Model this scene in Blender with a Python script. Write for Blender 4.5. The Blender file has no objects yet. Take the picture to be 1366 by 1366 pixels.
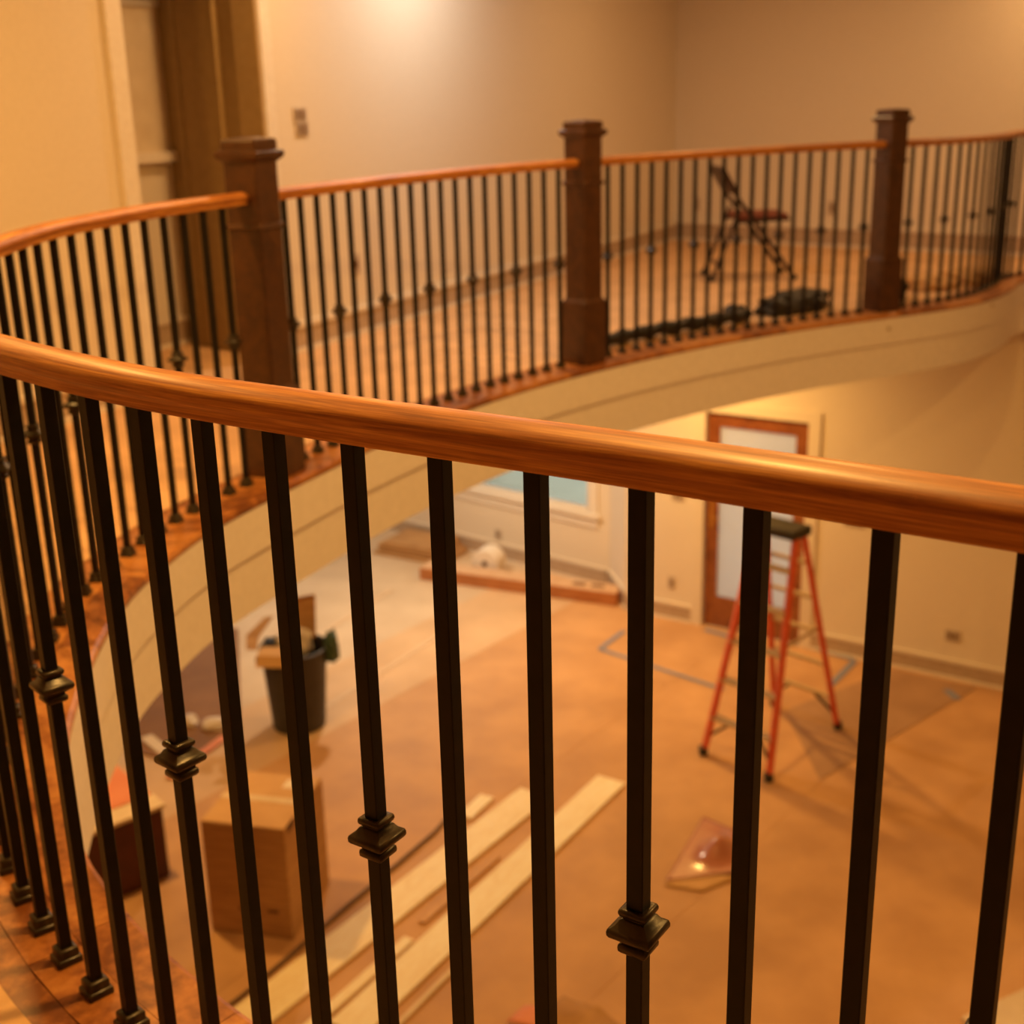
import bpy, bmesh, math, random
from mathutils import Vector, Matrix
from mathutils.geometry import tessellate_polygon
random.seed(7)
scene = bpy.context.scene
COL = scene.collection
R = math.radians

# ------------------------------------------------------------------ camera
FPX, PITCH, ROLL, EYE = 1707.0, R(17.8), R(1.42), 1.355
FW = Vector((0, math.cos(PITCH), -math.sin(PITCH)))
UP0 = Vector((0, math.sin(PITCH), math.cos(PITCH)))
RT0 = Vector((1, 0, 0))
RT = RT0 * math.cos(ROLL) - UP0 * math.sin(ROLL)
UP = RT0 * math.sin(ROLL) + UP0 * math.cos(ROLL)
ORG = Vector((0, 0, EYE))
cd = bpy.data.cameras.new('camera')
cam = bpy.data.objects.new('camera', cd)
COL.objects.link(cam)
cam.matrix_world = Matrix(((RT.x, UP.x, -FW.x, 0), (RT.y, UP.y, -FW.y, 0), (RT.z, UP.z, -FW.z, EYE), (0, 0, 0, 1)))
cd.sensor_width = 36.0
cd.lens = 36.0 * FPX / 1366.0
cd.clip_start = 0.05
cd.dof.use_dof = True
cd.dof.focus_distance = 1.34
cd.dof.aperture_fstop = 5.4
scene.camera = cam

def ray(x, y):
    return FW + RT * ((x - 683) / FPX) - UP * ((y - 683) / FPX)
def atz(x, y, z):                       # pixel -> point on the level z
    d = ray(x, y)
    return ORG + d * ((z - EYE) / d.z)
def at_wall(x, y, p0, p1):              # pixel -> point on the vertical plane through p0 p1
    n = Vector((p1[1] - p0[1], -(p1[0] - p0[0]), 0))
    d = ray(x, y)
    t = (Vector((p0[0], p0[1], 0)) - ORG).dot(n) / d.dot(n)
    return ORG + d * t
LOW = -3.5                              # lower floor level
CEIL = 2.75
SLAB = -0.40                            # underside of the gallery

# ------------------------------------------------------------------ world and exposure
w = bpy.data.worlds.new('dusk'); scene.world = w
w.use_nodes = True
bg = w.node_tree.nodes['Background']
bg.inputs[0].default_value = (0.62, 0.86, 0.95, 1)
bg.inputs[1].default_value = 1.5
vs = scene.view_settings
vs.view_transform = 'Standard'; vs.look = 'None'; vs.gamma = 1.0; vs.use_curve_mapping = False
vs.exposure = 0.0

# ------------------------------------------------------------------ lamps (recessed ceiling lights): x, y, z, watt, colour
AMBER = (1.0, 0.54, 0.135)
WARM = (1.0, 0.58, 0.23)
SOFT = (1.0, 0.78, 0.52)
PALE = (1.0, 0.95, 0.84)
LAMPS = [
    ('warm recessed downlight in the ceiling by the amber wall', -1.9, 4.0, CEIL, 45, AMBER),
    ('soft white recessed downlight washing the long pale wall', 0.0, 8.2, CEIL, 22, PALE),
    ('recessed downlight in the ceiling by the tan end wall', 4.3, 10.2, CEIL, 19, WARM),
    ('recessed downlight in the ceiling near the gallery corner', 1.9, 9.9, CEIL, 16, WARM),
    ('recessed downlight over the passage by the long pale wall', -0.72, 6.6, CEIL, 25, WARM),  # unseen source added to brighten the gallery floor
    ('small recessed downlight inside the hall behind the opening', -3.0, 6.05, CEIL, 3, SOFT),  # unseen source added to light the hall ledge and panel
    ('warm recessed downlight over the middle of the open well', 1.2, 4.8, CEIL, 52, AMBER),
    ('warm recessed downlight over the near handrail', 0.1, 2.1, CEIL, 50, AMBER),
    ('warm recessed downlight over the right side of the well', 3.6, 3.6, CEIL, 98, AMBER),
    ('soft recessed downlight under the gallery by the lower window', -1.2, 11.6, SLAB, 82, SOFT),
    ('warm recessed downlight under the gallery by the wooden door', 1.3, 10.4, SLAB, 62, AMBER),
    ('warm recessed downlight under the left gallery above the cartons', -2.5, 7.4, SLAB, 46, AMBER),
]

# ------------------------------------------------------------------ materials
def mat(name):
    m = bpy.data.materials.new(name); m.use_nodes = True
    nt = m.node_tree
    return m, nt, nt.nodes['Principled BSDF']
def noise_mat(name, c1, c2, scale=8.0, rough=0.6, bump=0.0, detail=4.0, stretch=None, spec=0.5, coords='Object', metallic=0.0, coat=0.0, lo=0.35, hi=0.68, rvar=0.0):
    m, nt, b = mat(name)
    N, L = nt.nodes, nt.links
    tc = N.new('ShaderNodeTexCoord'); mp = N.new('ShaderNodeMapping')
    if stretch: mp.inputs['Scale'].default_value = stretch
    L.new(tc.outputs[coords], mp.inputs[0])
    nz = N.new('ShaderNodeTexNoise'); nz.inputs['Scale'].default_value = scale; nz.inputs['Detail'].default_value = detail
    L.new(mp.outputs[0], nz.inputs['Vector'])
    cr = N.new('ShaderNodeValToRGB')
    cr.color_ramp.elements[0].position = lo; cr.color_ramp.elements[0].color = (*c1, 1)
    cr.color_ramp.elements[1].position = hi; cr.color_ramp.elements[1].color = (*c2, 1)
    L.new(nz.outputs['Fac'], cr.inputs[0]); L.new(cr.outputs[0], b.inputs['Base Color'])
    b.inputs['Roughness'].default_value = rough
    b.inputs['Specular IOR Level'].default_value = spec
    b.inputs['Metallic'].default_value = metallic
    b.inputs['Coat Weight'].default_value = coat
    b.inputs['Coat Roughness'].default_value = 0.2
    if rvar:
        mr = N.new('ShaderNodeMapRange'); mr.inputs['To Min'].default_value = rough - rvar; mr.inputs['To Max'].default_value = rough + rvar
        L.new(nz.outputs['Fac'], mr.inputs[0]); L.new(mr.outputs[0], b.inputs['Roughness'])
    if bump:
        bp = N.new('ShaderNodeBump'); bp.inputs['Strength'].default_value = bump; bp.inputs['Distance'].default_value = 0.01
        L.new(nz.outputs['Fac'], bp.inputs['Height']); L.new(bp.outputs[0], b.inputs['Normal'])
    return m
def wood_mat(name, dark, mid, light, along, across, rough=0.35, coords='Object', coat=0.3, random_tone=0.0):
    """grain: stretched noise in two scales"""
    m, nt, b = mat(name)
    N, L = nt.nodes, nt.links
    tc = N.new('ShaderNodeTexCoord'); mp = N.new('ShaderNodeMapping')
    mp.inputs['Scale'].default_value = (along, across, across)
    L.new(tc.outputs[coords], mp.inputs[0])
    n1 = N.new('ShaderNodeTexNoise'); n1.inputs['Scale'].default_value = 1.0; n1.inputs['Detail'].default_value = 6; n1.inputs['Roughness'].default_value = 0.65
    n1.inputs['Distortion'].default_value = 0.6
    L.new(mp.outputs[0], n1.inputs['Vector'])
    n2 = N.new('ShaderNodeTexNoise'); n2.inputs['Scale'].default_value = 5.0; n2.inputs['Detail'].default_value = 3
    L.new(mp.outputs[0], n2.inputs['Vector'])
    mx = N.new('ShaderNodeMix'); mx.data_type = 'FLOAT'; mx.inputs[0].default_value = 0.35
    L.new(n1.outputs['Fac'], mx.inputs[2]); L.new(n2.outputs['Fac'], mx.inputs[3])
    src = mx.outputs[0]
    if random_tone:
        oi = N.new('ShaderNodeObjectInfo'); ma = N.new('ShaderNodeMath'); ma.operation = 'MULTIPLY_ADD'
        ma.inputs[1].default_value = random_tone; L.new(oi.outputs['Random'], ma.inputs[0]); L.new(src, ma.inputs[2])
        sb = N.new('ShaderNodeMath'); sb.operation = 'SUBTRACT'; sb.inputs[1].default_value = random_tone * 0.5
        L.new(ma.outputs[0], sb.inputs[0]); src = sb.outputs[0]
    cr = N.new('ShaderNodeValToRGB'); e = cr.color_ramp.elements
    e[0].position = 0.36; e[0].color = (*dark, 1); e[1].position = 0.64; e[1].color = (*light, 1)
    k = e.new(0.5); k.color = (*mid, 1)
    L.new(src, cr.inputs[0]); L.new(cr.outputs[0], b.inputs['Base Color'])
    b.inputs['Roughness'].default_value = rough
    b.inputs['Coat Weight'].default_value = coat; b.inputs['Coat Roughness'].default_value = 0.25
    bp = N.new('ShaderNodeBump'); bp.inputs['Strength'].default_value = 0.12; bp.inputs['Distance'].default_value = 0.002
    L.new(src, bp.inputs['Height']); L.new(bp.outputs[0], b.inputs['Normal'])
    return m
M = {}
M['wall'] = noise_mat('wall_paint', (.74, .64, .52), (.78, .68, .56), 60, .85, .02)
M['white'] = noise_mat('white_trim', (.76, .68, .60), (.82, .75, .67), 30, .55)
M['fascia'] = noise_mat('fascia_paint', (.84, .78, .79), (.89, .83, .84), 30, .7)
M['ceiling'] = noise_mat('ceiling_paint', (.76, .72, .66), (.80, .76, .70), 40, .9)
M['kraft'] = noise_mat('kraft_paper', (.52, .28, .125), (.66, .375, .175), 2.2, .62, .25, 8, rvar=.08)
M['kraft2'] = noise_mat('kraft_paper_gallery', (.62, .37, .18), (.76, .47, .24), 3.0, .6, .2, 8)
M['palekraft'] = noise_mat('pale_paper', (.60, .44, .29), (.70, .53, .36), 2.2, .62, .2, 8)
M['midkraft'] = noise_mat('mid_paper', (.60, .39, .22), (.72, .48, .28), 2.2, .62, .2, 8)
M['subfloor'] = noise_mat('screed', (.42, .36, .30), (.52, .45, .38), 5, .9)
M['rail'] = wood_mat('rail_oak', (.26, .075, .012), (.50, .180, .034), (.80, .38, .09), 2.6, 75, .48, 'UV', .12)
M['newel'] = wood_mat('newel_oak', (.036, .011, .003), (.066, .021, .005), (.095, .033, .008), 14, 14, .42, 'Object', .2)
M['border'] = wood_mat('border_oak', (.20, .06, .014), (.40, .145, .036), (.56, .24, .065), 9, 9, .4, 'Object', .2, .22)
M['iron'] = noise_mat('black_iron', (.005, .0038, .003), (.009, .0065, .005), 40, .45, .05, spec=.28)
M['bronze'] = noise_mat('worn_iron', (.020, .012, .006), (.055, .034, .014), 60, .34, .04, spec=.5, metallic=.25)
M['doorwood'] = wood_mat('door_wood', (.16, .042, .012), (.26, .078, .022), (.34, .11, .032), 10, 10, .4)
M['filmglass'] = noise_mat('papered_glass', (.72, .72, .72), (.80, .80, .79), 6, .35)
def film_mat():
    m, nt, b = mat('papered_glass_lit'); N, L = nt.nodes, nt.links
    nz = N.new('ShaderNodeTexNoise'); nz.inputs['Scale'].default_value = 2.0
    cr = N.new('ShaderNodeValToRGB'); cr.color_ramp.elements[0].color = (.80, .80, .80, 1); cr.color_ramp.elements[1].color = (.92, .92, .91, 1)
    L.new(nz.outputs['Fac'], cr.inputs[0])
    d = N.new('ShaderNodeBsdfDiffuse'); t = N.new('ShaderNodeBsdfTranslucent'); mx = N.new('ShaderNodeMixShader'); mx.inputs[0].default_value = .62
    L.new(cr.outputs[0], d.inputs[0]); L.new(cr.outputs[0], t.inputs[0]); L.new(d.outputs[0], mx.inputs[1]); L.new(t.outputs[0], mx.inputs[2])
    L.new(mx.outputs[0], N['Material Output'].inputs[0]); return m
M['filmglass'] = film_mat()
M['brass'] = noise_mat('brass', (.55, .30, .08), (.66, .38, .11), 20, .35, metallic=.9)
M['orange'] = noise_mat('orange_fibreglass', (.62, .085, .028), (.74, .12, .04), 20, .5)
M['alu'] = noise_mat('aluminium', (.52, .42, .28), (.62, .50, .34), 30, .45, metallic=.3)
M['blackplastic'] = noise_mat('black_plastic', (.018, .016, .014), (.035, .03, .024), 20, .55)
M['binplastic'] = noise_mat('bin_plastic', (.030, .024, .017), (.042, .033, .024), 9, .6)
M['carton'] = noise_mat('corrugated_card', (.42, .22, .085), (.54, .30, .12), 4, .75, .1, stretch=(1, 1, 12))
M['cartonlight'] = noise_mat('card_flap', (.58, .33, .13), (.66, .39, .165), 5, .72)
M['cardprint'] = noise_mat('card_print', (.10, .045, .02), (.16, .07, .03), 30, .8)
M['tape_clear'] = noise_mat('packing_tape', (.72, .56, .36), (.80, .64, .44), 20, .3)
M['maroon'] = noise_mat('maroon_box', (.06, .012, .008), (.10, .02, .012), 6, .5)
M['salmon'] = noise_mat('salmon_sheet', (.72, .24, .12), (.80, .30, .16), 4, .6)
M['pink'] = noise_mat('pink_sheet', (.44, .17, .11), (.54, .22, .15), 5, .22, .08, coat=.6)
M['beige'] = noise_mat('beige_edge', (.74, .58, .40), (.82, .66, .47), 9, .6)
M['pine'] = wood_mat('pale_pine', (.86, .69, .44), (.95, .81, .57), (1.0, .91, .70), 5, 22, .55, 'Object', 0, .16)
M['plywood'] = wood_mat('tan_ply', (.50, .26, .08), (.60, .33, .11), (.70, .40, .15), 5, 22, .55, 'Object', 0)
M['beam'] = wood_mat('brown_beam', (.33, .11, .03), (.43, .155, .045), (.52, .20, .06), 4, 20, .5, 'Object', .1)
M['beamtop'] = noise_mat('beam_top', (.62, .38, .22), (.70, .46, .28), 7, .6)
M['plasticbag'] = noise_mat('plastic_bag', (.58, .50, .42), (.72, .64, .56), 9, .35, .4)
M['paperwhite'] = noise_mat('white_paper', (.80, .70, .60), (.86, .77, .68), 9, .7)
M['bluetape'] = noise_mat('blue_tape', (.20, .22, .32), (.25, .27, .38), 20, .6)
M['paletape'] = noise_mat('pale_tape', (.68, .48, .30), (.76, .55, .36), 15, .4)
M['green'] = noise_mat('dark_green', (.02, .05, .025), (.04, .085, .04), 20, .5)
M['plate'] = noise_mat('socket_plate', (.46, .36, .28), (.54, .43, .33), 20, .5)
M['chairwood'] = noise_mat('chair_frame', (.03, .01, .006), (.05, .017, .01), 20, .45)
M['chairseat'] = noise_mat('chair_seat', (.16, .035, .015), (.22, .05, .02), 20, .6)
M['blackcloth'] = noise_mat('black_sheeting', (.012, .010, .008), (.028, .022, .018), 14, .45, .4)
M['cord'] = noise_mat('cord', (.10, .055, .03), (.15, .08, .045), 20, .6)
M['drywall'] = noise_mat('drywall_sheet', (.70, .56, .40), (.78, .64, .47), 8, .8)
def emit_mat(name, col, s):
    m, nt, b = mat(name)
    b.inputs['Base Color'].default_value = (.8, .8, .8, 1)
    b.inputs['Emission Color'].default_value = (*col, 1); b.inputs['Emission Strength'].default_value = s
    return m
def glass_mat():
    m, nt, b = mat('window_glass')
    N, L = nt.nodes, nt.links
    t = N.new('ShaderNodeBsdfTransparent'); t.inputs[0].default_value = (.93, .97, .96, 1)
    g = N.new('ShaderNodeBsdfGlossy'); g.inputs['Roughness'].default_value = .03
    mx = N.new('ShaderNodeMixShader'); fr = N.new('ShaderNodeFresnel'); fr.inputs[0].default_value = 1.45
    nz = N.new('ShaderNodeTexNoise'); nz.inputs['Scale'].default_value = 3
    L.new(fr.outputs[0], mx.inputs[0]); L.new(t.outputs[0], mx.inputs[1]); L.new(g.outputs[0], mx.inputs[2])
    L.new(mx.outputs[0], N['Material Output'].inputs[0])
    return m
M['glass'] = glass_mat()

# ------------------------------------------------------------------ mesh helpers
def link(name, me, m=None, parent=None):
    o = bpy.data.objects.new(name, me); COL.objects.link(o)
    if m is not None and me is not None and len(me.materials) == 0: me.materials.append(m)
    if parent is not None: o.parent = parent
    return o
def obj(name, bm, m, parent=None, smooth=None):
    bmesh.ops.recalc_face_normals(bm, faces=bm.faces)
    me = bpy.data.meshes.new(name); bm.to_mesh(me); bm.free()
    if smooth is not None:
        for p in me.polygons: p.use_smooth = True
        me.set_sharp_from_angle(angle=R(smooth))
    return link(name, me, m, parent)
def tag(o, label, cat, group=None):
    o['label'] = label; o['category'] = cat
    if group: o['group'] = group
    return o
def struct(o, label=None):
    o['kind'] = 'structure'
    if label: o['label'] = label
    return o
def thing(name, label, cat, loc=(0, 0, 0), rz=0, group=None):
    o = bpy.data.objects.new(name, None); COL.objects.link(o); o.empty_display_size = .1
    o.location = loc; o.rotation_euler = (0, 0, rz)
    return tag(o, label, cat, group)
def add_box(bm, c, s, mtx=None, bevel=0.0):
    """axis box centre c, full size s"""
    t = Matrix.Translation(c) @ Matrix.Diagonal((s[0], s[1], s[2], 1))
    if mtx is not None: t = mtx @ t
    r = bmesh.ops.create_cube(bm, size=1, matrix=t)
    if bevel:
        es = list({e for v in r['verts'] for e in v.link_edges})
        bmesh.ops.bevel(bm, geom=es, offset=bevel, segments=2, affect='EDGES', profile=.5)
    return r
def add_bar(bm, a, b, wd, ht, bevel=0.0):
    """rectangular bar from a to b (axis), ht in the upward-ish direction"""
    a, b = Vector(a), Vector(b); d = (b - a); L = d.length; d.normalize()
    up = Vector((0, 0, 1)) if abs(d.z) < .95 else Vector((0, 1, 0))
    s = d.cross(up).normalized(); u = s.cross(d).normalized()
    c = (a + b) / 2
    mtx = Matrix(((d.x, s.x, u.x, c.x), (d.y, s.y, u.y, c.y), (d.z, s.z, u.z, c.z), (0, 0, 0, 1)))
    return add_box(bm, (0, 0, 0), (L, wd, ht), mtx, bevel)
def add_tube(bm, pts, r, n=8):
    pts = [Vector(p) for p in pts]; rings = []
    for i, p in enumerate(pts):
        d = (pts[min(i + 1, len(pts) - 1)] - pts[max(i - 1, 0)]).normalized()
        up = Vector((0, 0, 1)) if abs(d.z) < .9 else Vector((1, 0, 0))
        s = d.cross(up).normalized(); u = s.cross(d)
        rr = r[i] if isinstance(r, (list, tuple)) else r
        rings.append([bm.verts.new(p + (s * math.cos(2 * math.pi * k / n) + u * math.sin(2 * math.pi * k / n)) * rr) for k in range(n)])
    for a, b in zip(rings, rings[1:]):
        for k in range(n): bm.faces.new((a[k], a[(k + 1) % n], b[(k + 1) % n], b[k]))
    bm.faces.new(rings[0][::-1]); bm.faces.new(rings[-1])
def add_lathe(bm, prof, n=24, c=(0, 0, 0), cap=True):
    rings = [[bm.verts.new((c[0] + r * math.cos(2 * math.pi * k / n), c[1] + r * math.sin(2 * math.pi * k / n), c[2] + z)) for k in range(n)] for r, z in prof]
    for a, b in zip(rings, rings[1:]):
        for k in range(n): bm.faces.new((a[k], a[(k + 1) % n], b[(k + 1) % n], b[k]))
    if cap: bm.faces.new(rings[0][::-1]); bm.faces.new(rings[-1])
def add_square_lathe(bm, prof, corner=.0015, c=(0, 0, 0)):
    """square section turned profile: (half width, z); corners eased"""
    def ring(h, z):
        k = min(corner, h * .4); q = []
        for sx, sy in ((1, 1), (-1, 1), (-1, -1), (1, -1)):
            a, b = (sx * h, sy * (h - k)), (sx * (h - k), sy * h)
            q += [a, b] if sx * sy > 0 else [b, a]
        return [bm.verts.new((c[0] + x, c[1] + y, c[2] + z)) for x, y in q]
    rs = [ring(h, z) for h, z in prof]
    for a, b in zip(rs, rs[1:]):
        for k in range(8): bm.faces.new((a[k], a[(k + 1) % 8], b[(k + 1) % 8], b[k]))
    bm.faces.new(rs[0][::-1]); bm.faces.new(rs[-1])
def add_prism(bm, poly, z0, z1):
    lo = [bm.verts.new((p[0], p[1], z0)) for p in poly]; hi = [bm.verts.new((p[0], p[1], z1)) for p in poly]
    n = len(poly)
    for i in range(n): bm.faces.new((lo[i], lo[(i + 1) % n], hi[(i + 1) % n], hi[i]))
    bm.faces.new(lo[::-1]); bm.faces.new(hi)
def crumple(name, label, cat, loc, size, m, seed, group=None, flat=.45, amp=.3):
    rnd = random.Random(seed); bm = bmesh.new()
    bmesh.ops.create_icosphere(bm, subdivisions=3, radius=1)
    for v in bm.verts:
        n = math.sin(v.co.x * 5 + seed) * math.cos(v.co.y * 6 - seed * 2) + .6 * math.sin(v.co.z * 9 + v.co.x * 7 + seed)
        v.co *= 1 + amp * n * .5 + rnd.uniform(-.07, .07)
        v.co = Vector((v.co.x * size[0], v.co.y * size[1], max(v.co.z * size[2], -size[2] * flat)))
    lo = min(v.co.z for v in bm.verts)
    for v in bm.verts: v.co.z -= lo
    o = obj(name, bm, m); o.location = loc
    return tag(o, label, cat, group) if label else o

# ------------------------------------------------------------------ plan curves
def catmull(P, n=40):
    out = []
    P = [Vector((p[0], p[1], 0)) for p in P]
    for i in range(len(P) - 1):
        p0 = P[i - 1] if i else P[0] * 2 - P[1]
        p1, p2 = P[i], P[i + 1]
        p3 = P[i + 2] if i + 2 < len(P) else P[-1] * 2 - P[-2]
        for k in range(n):
            t = k / n
            out.append(.5 * ((2 * p1) + (p2 - p0) * t + (2 * p0 - 5 * p1 + 4 * p2 - p3) * t * t + (3 * p1 - p0 - 3 * p2 + p3) * t ** 3))
    out.append(P[-1])
    return out
S = 1.067
CTRL = [(1.55, .02), (1.18, .305), (.78, .585), (.36, .872), (.112, 1.046), (-.146, 1.215), (-.40, 1.395), (-.63, 1.61), (-.79, 1.80), (-.935, 2.03),
        (-1.07, 2.38), (-1.155, 2.82), (-1.19, 3.28), (-1.155, 3.62), (-1.07, 3.99), (-.86, 4.50), (-.56, 5.13), (-.13, 5.82), (.385, 6.42),
        (1.0, 6.98), (1.65, 7.45), (2.26, 7.80), (2.72, 8.07), (3.05, 8.36), (3.31, 8.72), (3.49, 9.04), (3.75, 9.22), (4.2, 8.9)]
CURVE = catmull([(x * S, y * S) for x, y in CTRL], 40)
# smooth
for _ in range(60):
    CURVE = [CURVE[0]] + [(CURVE[i - 1] + CURVE[i] * 2 + CURVE[i + 1]) / 4 for i in range(1, len(CURVE) - 1)] + [CURVE[-1]]
CUM = [0.0]
for a, b in zip(CURVE, CURVE[1:]): CUM.append(CUM[-1] + (b - a).length)
TOTAL = CUM[-1]
def cpos(s):
    s = min(max(s, 0), TOTAL - 1e-6)
    lo, hi = 0, len(CUM) - 1
    while hi - lo > 1:
        mid = (lo + hi) // 2
        if CUM[mid] <= s: lo = mid
        else: hi = mid
    t = (s - CUM[lo]) / (CUM[hi] - CUM[lo])
    p = CURVE[lo].lerp(CURVE[hi], t)
    a, b = CURVE[max(lo - 3, 0)], CURVE[min(hi + 3, len(CURVE) - 1)]
    return p, (b - a).normalized()
def nearest(x, y):
    q = Vector((x, y, 0))
    return min(range(len(CURVE)), key=lambda i: (CURVE[i] - q).length)
def off(s, d):                        # d > 0 : towards the open well (to the right of travel)
    p, t = cpos(s)
    return p + Vector((t.y, -t.x, 0)) * d
S_N = [CUM[nearest(x * S, y * S)] for x, y in ((-.86, 4.50), (.385, 6.42), (2.28, 7.81))]
S_K0 = CUM[nearest(.112 * S, 1.046 * S)]
STEP = .1145
EDGE, PAPER = .125, -.11

# ================================================================== SETTING
# ---- gallery slab (closed opening outline: rail curve offset, then an unseen return on the right)
ring = [off(TOTAL * i / 160, EDGE - .02) for i in range(161)]
ring += [Vector((6.0, 8.0, 0)), Vector((6.6, 5.0, 0)), Vector((5.2, 1.0, 0)), Vector((3.0, -.6, 0))]
OUT = [Vector(p + (0,)) for p in ((-5.0, -3.5), (8.6, -3.5), (8.6, 15), (-5.0, 15))]
def holed(z, flip=False):
    tris = tessellate_polygon([OUT, ring]); pts = OUT + ring
    bm = bmesh.new(); vs_ = [bm.verts.new((p.x, p.y, z)) for p in pts]
    for t in tris:
        try: bm.faces.new([vs_[i] for i in t])
        except ValueError: pass
    return bm
bm = holed(-.02)
b2 = holed(SLAB); me_ = bpy.data.meshes.new('t'); b2.to_mesh(me_); bm.from_mesh(me_); b2.free()
fl_up = struct(obj('floor_gallery', bm, M['subfloor']), 'curved upper gallery floor around the open well')
# paper cover on the gallery (thin sheet with the same hole, set back from the rail)
def holed_sheet(z, d, th):
    inner = [off(TOTAL * i / 160, d) for i in range(161)] + [Vector((6.2, 8.3, 0)), Vector((6.9, 5.0, 0)), Vector((5.4, .8, 0)), Vector((3.0, -.9, 0))]
    tris = tessellate_polygon([OUT, inner]); pts = OUT + inner
    bm = bmesh.new()
    a = [bm.verts.new((p.x, p.y, z)) for p in pts]; b = [bm.verts.new((p.x, p.y, z - th)) for p in pts]
    for t in tris:
        bm.faces.new([a[i] for i in t]); bm.faces.new([b[i] for i in t][::-1])
    n = len(inner); o0 = len(OUT)
    for i in range(n): bm.faces.new((a[o0 + i], a[o0 + (i + 1) % n], b[o0 + (i + 1) % n], b[o0 + i]))
    return bm
gp = obj('floor_covering', holed_sheet(.004, PAPER, .003), M['kraft2'], fl_up)
gp['label'] = 'brown kraft paper protecting the gallery floor'
# border planks: two rings of curved boards
def ring_plank(s0, s1, d0, d1, z0, z1, nose=False, n=5):
    bm = bmesh.new(); rows = []
    for i in range(n + 1):
        s = s0 + (s1 - s0) * i / n
        if nose:
            sec = [(d0, z0), (d0, z1), (d1 - .012, z1), (d1 - .003, z1 - .005), (d1, z1 - .016), (d1 - .004, z1 - .028), (d1 - .012, z0)]
        else:
            sec = [(d0, z0), (d0, z1), (d1, z1), (d1, z0)]
        rows.append([bm.verts.new(off(s, d) + Vector((0, 0, z))) for d, z in sec])
    m_ = len(rows[0])
    for a, b in zip(rows, rows[1:]):
        for k in range(m_): bm.faces.new((a[k], a[(k + 1) % m_], b[(k + 1) % m_], b[k]))
    bm.faces.new(rows[0][::-1]); bm.faces.new(rows[-1])
    return bm
s = 0.0; rnd = random.Random(3)
while s < TOTAL - .05:
    e = min(s + rnd.uniform(.38, .55), TOTAL)
    obj('nosing_board', ring_plank(s + .0008, e - .0008, .035, EDGE + .012, -.034, .0, True), M['border'], fl_up)
    s = e
s = .2
while s < TOTAL - .05:
    e = min(s + rnd.uniform(.5, .8), TOTAL)
    obj('border_board', ring_plank(s + .0008, e - .0008, -.055, .0335, -.02, .0), M['border'], fl_up)
    s = e
s = .1
while s < TOTAL - .05:
    e = min(s + rnd.uniform(.5, .9), TOTAL)
    obj('border_board', ring_plank(s + .0008, e - .0008, -.16, -.0565, -.02, -.001), M['border'], fl_up)
    s = e
# fascia: proud upper band, plain lower band
def curve_band(d0, d1, z0, z1, n=160):
    bm = bmesh.new(); rows = []
    for i in range(n + 1):
        s = TOTAL * i / n
        rows.append([bm.verts.new(off(s, d) + Vector((0, 0, z))) for d, z in ((d0, z0), (d0, z1), (d1, z1), (d1, z0))])
    for a, b in zip(rows, rows[1:]):
        for k in range(4): bm.faces.new((a[k], a[(k + 1) % 4], b[(k + 1) % 4], b[k]))
    bm.faces.new(rows[0][::-1]); bm.faces.new(rows[-1])
    return bm
tr = struct(obj('trim_1', curve_band(EDGE - .09, EDGE + .004, -.20, -.034), M['fascia'], None, 40), 'white painted fascia band below the gallery floor')
fb = struct(obj('trim_2', curve_band(EDGE - .09, EDGE - .012, SLAB - .02, -.19), M['fascia'], None, 40), 'plain painted lower fascia of the gallery edge')
# small knots / nail marks on the fascia
for s_, z_ in ((S_N[2] - .05, -.10), (S_N[0] - .62, -.11), (S_N[2] + 1.02, -.07)):
    bm = bmesh.new(); p, t = cpos(s_); nrm = Vector((t.y, -t.x, 0))
    c = off(s_, EDGE + .0045) + Vector((0, 0, z_))
    add_bar(bm, c - nrm * .002, c + nrm * .003, .03, .022, .004)
    obj('mounting_mark', bm, M['plate'], tr)

# ---- walls
def wall_box(bm, p0, p1, z0, z1, th, side=1):
    """side=+1: thickness goes to the left of p0->p1"""
    a, b = Vector((p0[0], p0[1], 0)), Vector((p1[0], p1[1], 0))
    d = (b - a).normalized(); n = Vector((-d.y, d.x, 0)) * th * side
    add_prism(bm, [a, b, b + n, a + n], z0, z1)
def lerp2(a, b, t): return (a[0] + (b[0] - a[0]) * t, a[1] + (b[1] - a[1]) * t)
# upper long wall (amber end, opening, pale end) - one straight line
U0 = (-1.2, 7.34); UD = Vector((.456, .89)).normalized()
def upt(t): return (U0[0] + UD.x * t, U0[1] + UD.y * t)
def ut(x, y=None):                   # parameter along the wall where pixel column meets it
    p = at_wall(x, y if y else 300, U0, upt(1))
    return (Vector((p.x, p.y)) - Vector(U0)).dot(UD)
t_op0, t_op1 = ut(168, 120), ut(349, 120)
t_corner = ut(900, 200)
bm = bmesh.new()
wall_box(bm, upt(-7.5), upt(t_op0), 0, CEIL, .14)
wall_box(bm, upt(t_op0), upt(t_op1), 2.35, CEIL, .14)
wall_box(bm, upt(t_op1), upt(t_corner), 0, CEIL, .14)
wl = struct(obj('wall_left', bm, M['wall']), 'long painted gallery wall with a cased opening')
UC = upt(t_corner)
pr = atz(1300, 339, 0)
RD = (Vector((pr.x, pr.y)) - Vector(UC)).normalized()
bm = bmesh.new(); RE = (UC[0] + RD.x * 8.5, UC[1] + RD.y * 8.5)
wall_box(bm, UC, RE, 0, CEIL, .14)
struct(obj('wall_back', bm, M['wall']), 'tan end wall of the upper gallery')
bm = bmesh.new()
wall_box(bm, (8.5, 13), (8.5, -3.4), LOW, CEIL, .14)
struct(obj('wall_right', bm, M['wall']))
bm = bmesh.new()
wall_box(bm, (8.5, -3.4), (-4.9, -3.4), LOW, CEIL, .14)
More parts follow.
